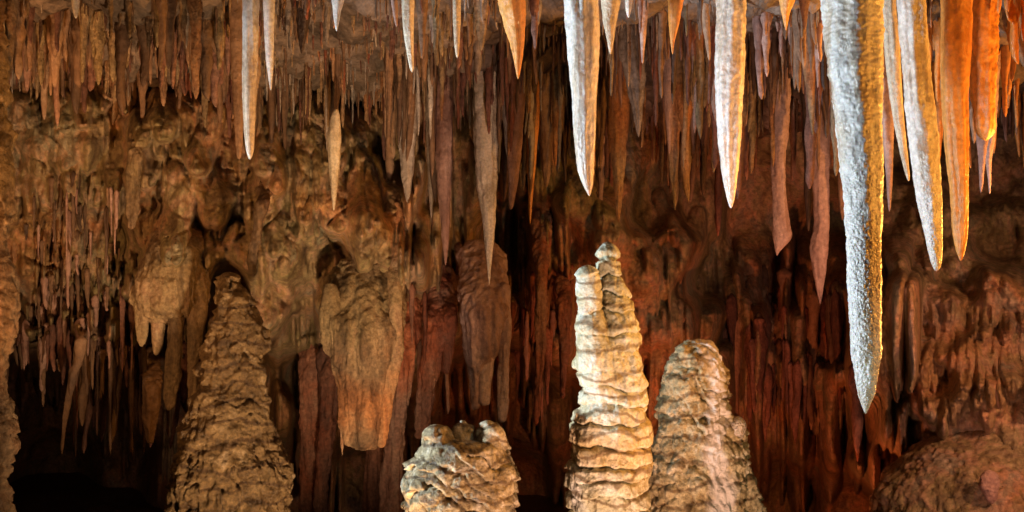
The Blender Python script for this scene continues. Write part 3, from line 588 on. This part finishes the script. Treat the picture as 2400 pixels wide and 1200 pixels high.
def layered(h, amp, tilt=0.5, fl=0.01, seed=0.0, lump=0.03, slant=0.0, groove=0.0, blk=0.0, off=0.0, vz=5.0, vf=26.0):
    """overlapping shelves: each bulges downward then undercuts in a dark crease."""
    def f(x, y, z, no):
        zz = z + slant * x + tilt * h * fbm(x * 5 + seed, y * 5, z * 2.5, 3) * 2.2
        k = zz / h
        k = k + 0.35 * perlin(seed, 3.3, k * 0.9)
        s = k - np.floor(k)                           # 0 just above a crease, 1 just below the next
        band = np.floor(k)
        amp_b = 0.4 + 0.9 * np.abs(perlin(band * 0.77 + seed, x * 2.5, y * 2.5)) * 1.6
        shelf = (1 - s) ** 0.7 * sstep(0.0, 0.10, s)
        vert = fl * fbm(x * vf, y * vf, z * vz, 3)
        crack = np.exp(-(perlin(x * 5 + seed, y * 5, z * 7 + 3.3 * seed) / 0.06) ** 2)
        gr = groove * np.exp(-(np.minimum(s, 1 - s) / 0.11) ** 2) * np.clip(0.4 + 1.3 * perlin(x * 4 + band, y * 4, seed), 0, 1.2)
        gr = gr + blk * perlin(band * 0.83 + seed * 1.3, 0.45 + 0.8 * x, 0.2 + 0.8 * y)
        return off - gr + 1.5 * amp * amp_b * (shelf - 0.45) - 0.5 * amp * crack + vert + lump * fbm(x * 6 + seed, y * 6, z * 5, 4, 0.6) + 0.35 * lump * fbm(x * 24, y * 24, z * 18 + seed, 3)
    return f
def body(rows, Y, seed=0.0, nseg=40, flat=0.9, dy=0.0, rough=0.06, bottom=None, back=0.0, rt=0.75):
    if bottom is not None:
        a, b_ = rows[-2], rows[-1]
        py = 600 + (CZ + 0.1) * 2400 / Y if bottom == 'floor' else bottom
        g = (py - b_[0]) * 0.10
        rows = rows + [(py, b_[1] - g, b_[2] + g)]
    r0 = sorted(rows); top = r0[0]
    n = max(16, int((r0[-1][0] - top[0]) / 6)); t = np.linspace(0, 1, n)
    py = np.array([a[0] for a in r0], float); l = np.array([a[1] for a in r0], float); r = np.array([a[2] for a in r0], float)
    q = py[0] + (py[-1] - py[0]) * t
    li, ri = np.interp(q, py, l), np.interp(q, py, r)
    hw = (ri - li) / 2
    e = np.clip((q - q[0]) / (hw * rt + 6), 0, 1); hw = hw * np.sqrt(1 - (1 - e) ** 2 + 1e-4)
    if bottom is None:
        e = np.clip((q[-1] - q) / (hw[-4] * 0.5 + 2), 0, 1); hw = hw * (0.35 + 0.65 * np.sqrt(1 - (1 - e) ** 2))
    yy = Y + dy + back * (1 - sstep(0, 0.45, t)) 
    return tube(PX((li + ri) / 2, yy), yy, PZ(q, yy) + CZ, hw / 2400 * yy, nseg, rough, 5, 0.05, seed, flat)
def flipped(VF): return VF[0], VF[1]

# tall two-fingered stalagmite
Y = 6.0
pts = [body([(566,1410,1440),(590,1400,1454),(640,1402,1456),(670,1400,1468),(700,1398,1482),(740,1390,1490),(790,1358,1500),(860,1352,1504),(900,1364,1518),(955,1356,1524),(966,1344,1520),(1030,1344,1520),(1044,1336,1528),(1080,1332,1530),(1120,1328,1520),(1160,1326,1518),(1200,1326,1520)], Y, 1.0, bottom='floor', rt=0.5),
       body([(620,1358,1396),(645,1350,1404),(690,1350,1410),(722,1358,1408),(770,1350,1430),(860,1356,1450),(930,1372,1460)], Y, 2.0, dy=-0.09, rt=0.7)]
assembled('stalagmite', pts, 'finger', 0.0065, 'stalagmite', np.array([PX(1425, Y), Y, 0.0]), layered(0.105, 0.010, 0.30, 0.014, 1.5, 0.026, groove=0.036, blk=0.032),
     'tall cream and white stalagmite of stacked ledges with two rounded fingers on top', 'stalagmite')
# squat three-lobed stalagmite
Y = 5.8
pts = [body([(1022,996,1180),(1040,984,1190),(1060,976,1196),(1086,954,1202),(1130,946,1206),(1170,944,1210),(1200,948,1210)], Y, 3.0, flat=0.75, bottom='floor', rt=0.22),
       body([(994,1008,1040),(1000,998,1054),(1020,990,1062),(1050,986,1064),(1100,970,1080)], Y, 4.0, dy=-0.04),
       body([(986,1072,1096),(994,1064,1108),(1014,1060,1114),(1050,1056,1116),(1090,1050,1120)], Y, 5.0),
       body([(986,1128,1160),(994,1120,1172),(1012,1116,1180),(1040,1112,1186),(1100,1100,1198)], Y, 6.0, dy=-0.02)]
assembled('stalagmite', pts, 'knob', 0.0085, 'olive', np.array([PX(1075, Y), Y, 0.0]), layered(0.085, 0.018, 0.9, 0.01, 4.5, 0.03, slant=0.45, groove=0.03, blk=0.03),
     'squat broad stalagmite with three rounded knobs on its top, at the bottom centre', 'stalagmite')
# right stalagmite
Y = 6.8
pts = [body([(794,1600,1676),(826,1584,1688),(850,1574,1698),(900,1562,1700),(950,1552,1702),(972,1548,1706),(984,1538,1732),(1010,1532,1738),(1060,1520,1742),(1078,1512,1750),(1120,1508,1756),(1160,1510,1766),(1200,1508,1776)], Y, 7.0, flat=0.9, bottom='floor', rt=0.3),
       body([(795,1608,1622),(802,1600,1634),(830,1594,1640)], Y, 8.0),
       body([(1104,1730,1748),(1112,1722,1764),(1150,1716,1776),(1200,1710,1784),(1400,1700,1800)], Y, 8.5, dy=-0.1)]
right = assembled('stalagmite', pts, ['peak', 'shoulder'], 0.010, 'streaked', np.array([PX(1640, Y), Y, 0.0]), layered(0.12, 0.03, 1.1, 0.02, 7.5, 0.07, slant=0.6, groove=0.04, blk=0.07, off=0.008),
     'rough olive stalagmite with a flat sloping top, behind and right of the tall cream one', 'stalagmite')
Y = 6.68
fuse('knob', [body([(974,1724,1738),(980,1714,1745),(995,1706,1748),(1014,1704,1746),(1034,1706,1738)], Y, 70.0, flat=1.4)], 0.007, 'white', np.array([PX(1734, Y), Y, PZ(1000, Y) + CZ]), layered(0.05, 0.006, 1, 0.004, 3.0, 0.012), None, None, parent=right)
# left stalagmite
Y = 7.6
pts = [body([(640,524,544),(650,514,556),(680,508,576),(720,504,600),(760,494,612),(800,484,624),(860,478,620),(900,476,616),(940,462,624),(1000,442,632),(1040,436,646),(1080,418,664),(1120,410,672),(1200,404,668)], Y, 9.0, flat=0.85, bottom='floor')]
fuse('stalagmite', pts, 0.011, 'amberbrown', np.array([PX(540, Y), Y, 0.0]), layered(0.27, 0.016, 1.0, 0.04, 9.5, 0.08, groove=0.04, blk=0.05, off=0.02, vz=2.5, vf=11.0),
     'tall brown cone-shaped stalagmite standing before the lumpy left wall', 'stalagmite')
# column at the left edge of the view
Y = 5.9
pts = [body([(-300,-140,-10),(0,-120,4),(120,-110,8),(250,-100,14),(320,-100,28),(480,-100,24),(560,-96,14),(620,-100,22),(700,-90,42),(770,-90,40),(860,-90,18),(920,-90,10),(990,-90,34),(1040,-90,40),(1100,-90,16),(1130,-90,10),(1200,-90,24)], Y, 11.0, bottom='floor', flat=0.8)]
fuse('rock_column', pts, 0.012, 'tan', np.array([PX(-40, Y), Y, 0.0]), layered(0.22, 0.03, 0.8, 0.01, 12.5, 0.05), 'knobbly orange-lit rock column cut off by the left edge', 'column')

# ------------------------------------------------------------------ draperies and hanging columns on the middle wall
def drape(rowsets, Y, mat, seed, label, slant=0.0, lump=0.03, h=0.5, amp=0.004, fl=0.06, flat=0.8, name='flowstone_drapery', cat='flowstone', dys=None, vox=0.012, pn='prong', back=0.6):
    pts = [body(r, Y, seed + k, flat=flat, dy=(dys[k] if dys else 0), back=(back if r[0][0] < rowsets[0][0][0] + 60 else back * 0.15)) for k, r in enumerate(rowsets)]
    base = np.array([PX(rowsets[0][0][1], Y), Y, PZ(rowsets[0][0][0], Y) + CZ])
    return assembled(name, pts, pn, vox, mat, base, layered(h, amp, 1.0, fl, seed, lump, slant, vz=1.1, vf=13.0), label, cat)
drape([[(590,800,920),(650,762,944),(740,760,950),(840,774,944),(900,790,924),(1000,800,910),(1040,804,902),(1054,806,900)],
       [(470,920,940),(520,914,946),(640,912,950),(760,912,944),(880,900,934),(980,888,918),(1052,884,904)],
       [(660,756,790),(720,748,800),(800,752,798),(840,770,800)],
       [(850,790,810),(980,796,814),(1040,796,808),(1072,798,806)]], 8.4, 'tan', 20.0,
      'big tan flowstone blade with a square-cut lower end, in the middle of the wall', dys=[0, -0.05, -0.02, 0.02], pn=['rib', 'flank', 'drip'], back=0.3, flat=0.45)
drape([[(560,960,985),(640,950,992),(760,936,986),(900,920,966),(1060,900,946),(1240,890,940)]], 9.3, 'red', 24.0,
      'long dark red flowstone rib running down behind the big tan blade')
drape([[(600,1000,1050),(660,985,1075),(760,990,1060),(860,984,1030),(960,974,1012),(1025,976,1000),(1030,980,996)],
       [(640,1040,1078),(760,1040,1070),(860,1034,1058),(878,1036,1054)]], 9.3, 'red', 26.0, 'reddish brown hanging column with one long and one short prong')
drape([[(560,1070,1180),(640,1074,1192),(740,1080,1190),(820,1090,1170),(880,1098,1130),(940,1102,1124),(960,1106,1118)],
       [(760,1112,1166),(880,1120,1152),(945,1122,1146),(952,1126,1142)],
       [(660,1170,1196),(800,1172,1196),(920,1166,1192),(990,1168,1186)]], 9.0, 'pink', 29.0, 'wide dull pink hanging column split into prongs, behind the long pale cream stalactite')
drape([[(440,1246,1290),(560,1250,1290),(700,1252,1284),(850,1250,1276),(950,1250,1268),(998,1252,1260)]], 9.6, 'red', 33.0, 'long thin reddish hanging rib left of the tall stalagmite')
drape([[(560,1296,1330),(700,1304,1340),(820,1310,1336),(936,1314,1326)]], 9.8, 'red', 35.0, 'narrow reddish rib closest to the left side of the tall stalagmite')
drape([[(600,700,750),(700,694,756),(800,700,762),(960,704,752),(1120,700,736),(1250,696,736)]], 10.3, 'red', 37.0, 'dark reddish column right of the cone-shaped stalagmite')
drape([[(620,750,800),(720,742,802),(840,745,800),(1000,745,785),(1150,738,770),(1260,736,768)]], 9.9, 'red', 39.0, 'dark reddish brown column left of and behind the big tan blade')
drape([[(820,866,926),(980,860,930),(1100,856,925),(1260,850,930)]], 10.0, 'red', 41.0, 'dark red column below the square end of the big tan blade')
# left curtain with fingers
drape([[(450,396,452),(520,376,466),(600,340,480),(660,320,490),(700,316,486),(740,320,470),(760,330,450)],
       [(640,316,350),(740,318,348),(790,322,342),(812,326,336)],
       [(640,350,396),(740,356,390),(800,358,380),(834,360,374)],
       [(640,392,440),(760,396,432),(860,390,424),(920,386,414),(962,388,408)],
       [(640,436,490),(740,440,478),(840,438,464),(930,440,460),(980,444,450)]], 8.2, 'tan', 44.0, 'tan flowstone curtain ending in four hanging fingers, left of the cone-shaped stalagmite', lump=0.04, dys=[0.1, 0, 0.03, -0.03, 0])
drape([[(800,336,378),(900,334,376),(1000,338,366),(1044,342,360)]], 9.6, 'brown', 49.0, 'dim brown pendant below and behind the tan curtain of four fingers')
drape([[(230,296,360),(270,300,350),(330,304,338),(420,300,330),(500,296,322),(540,300,316)]], 8.15, 'tan', 51.0, 'ochre drip column with a forked top on the upper left wall')
drape([[(350,600,640),(400,606,644),(460,604,634),(520,596,622),(600,586,604),(650,588,598)]], 8.2, 'tan', 53.0, 'ochre flowstone spur hanging right of the long slender white stalactite')
# mound at the lower right
Y = 8.35
pts = [body([(985,2260,2460),(1010,2190,2520),(1050,2140,2560),(1120,2090,2620),(1200,2060,2660)], Y, 60.0, flat=0.8, bottom='floor')]
mound = fuse('flowstone_mound', pts, 0.016, 'wall', np.array([PX(2340, Y), Y, 0.0]), layered(0.22, 0.012, 1.4, 0.02, 61.0, 0.07, slant=0.3, groove=0.015, blk=0.04, off=0.06), 'low rounded reddish flowstone mound filling the lower right corner', 'flowstone mound')
Y = 7.62
pts = [body([(1100,2306,2330),(1112,2300,2338),(1140,2298,2340),(1165,2308,2336),(1182,2318,2330)], Y, 63.0)]
fuse('lump', pts, 0.008, 'pink', np.array([PX(2320, Y), Y, PZ(1180, Y) + CZ]), layered(0.03, 0.008, 1.2, 0.004, 64.0, 0.02), None, None, parent=mound)
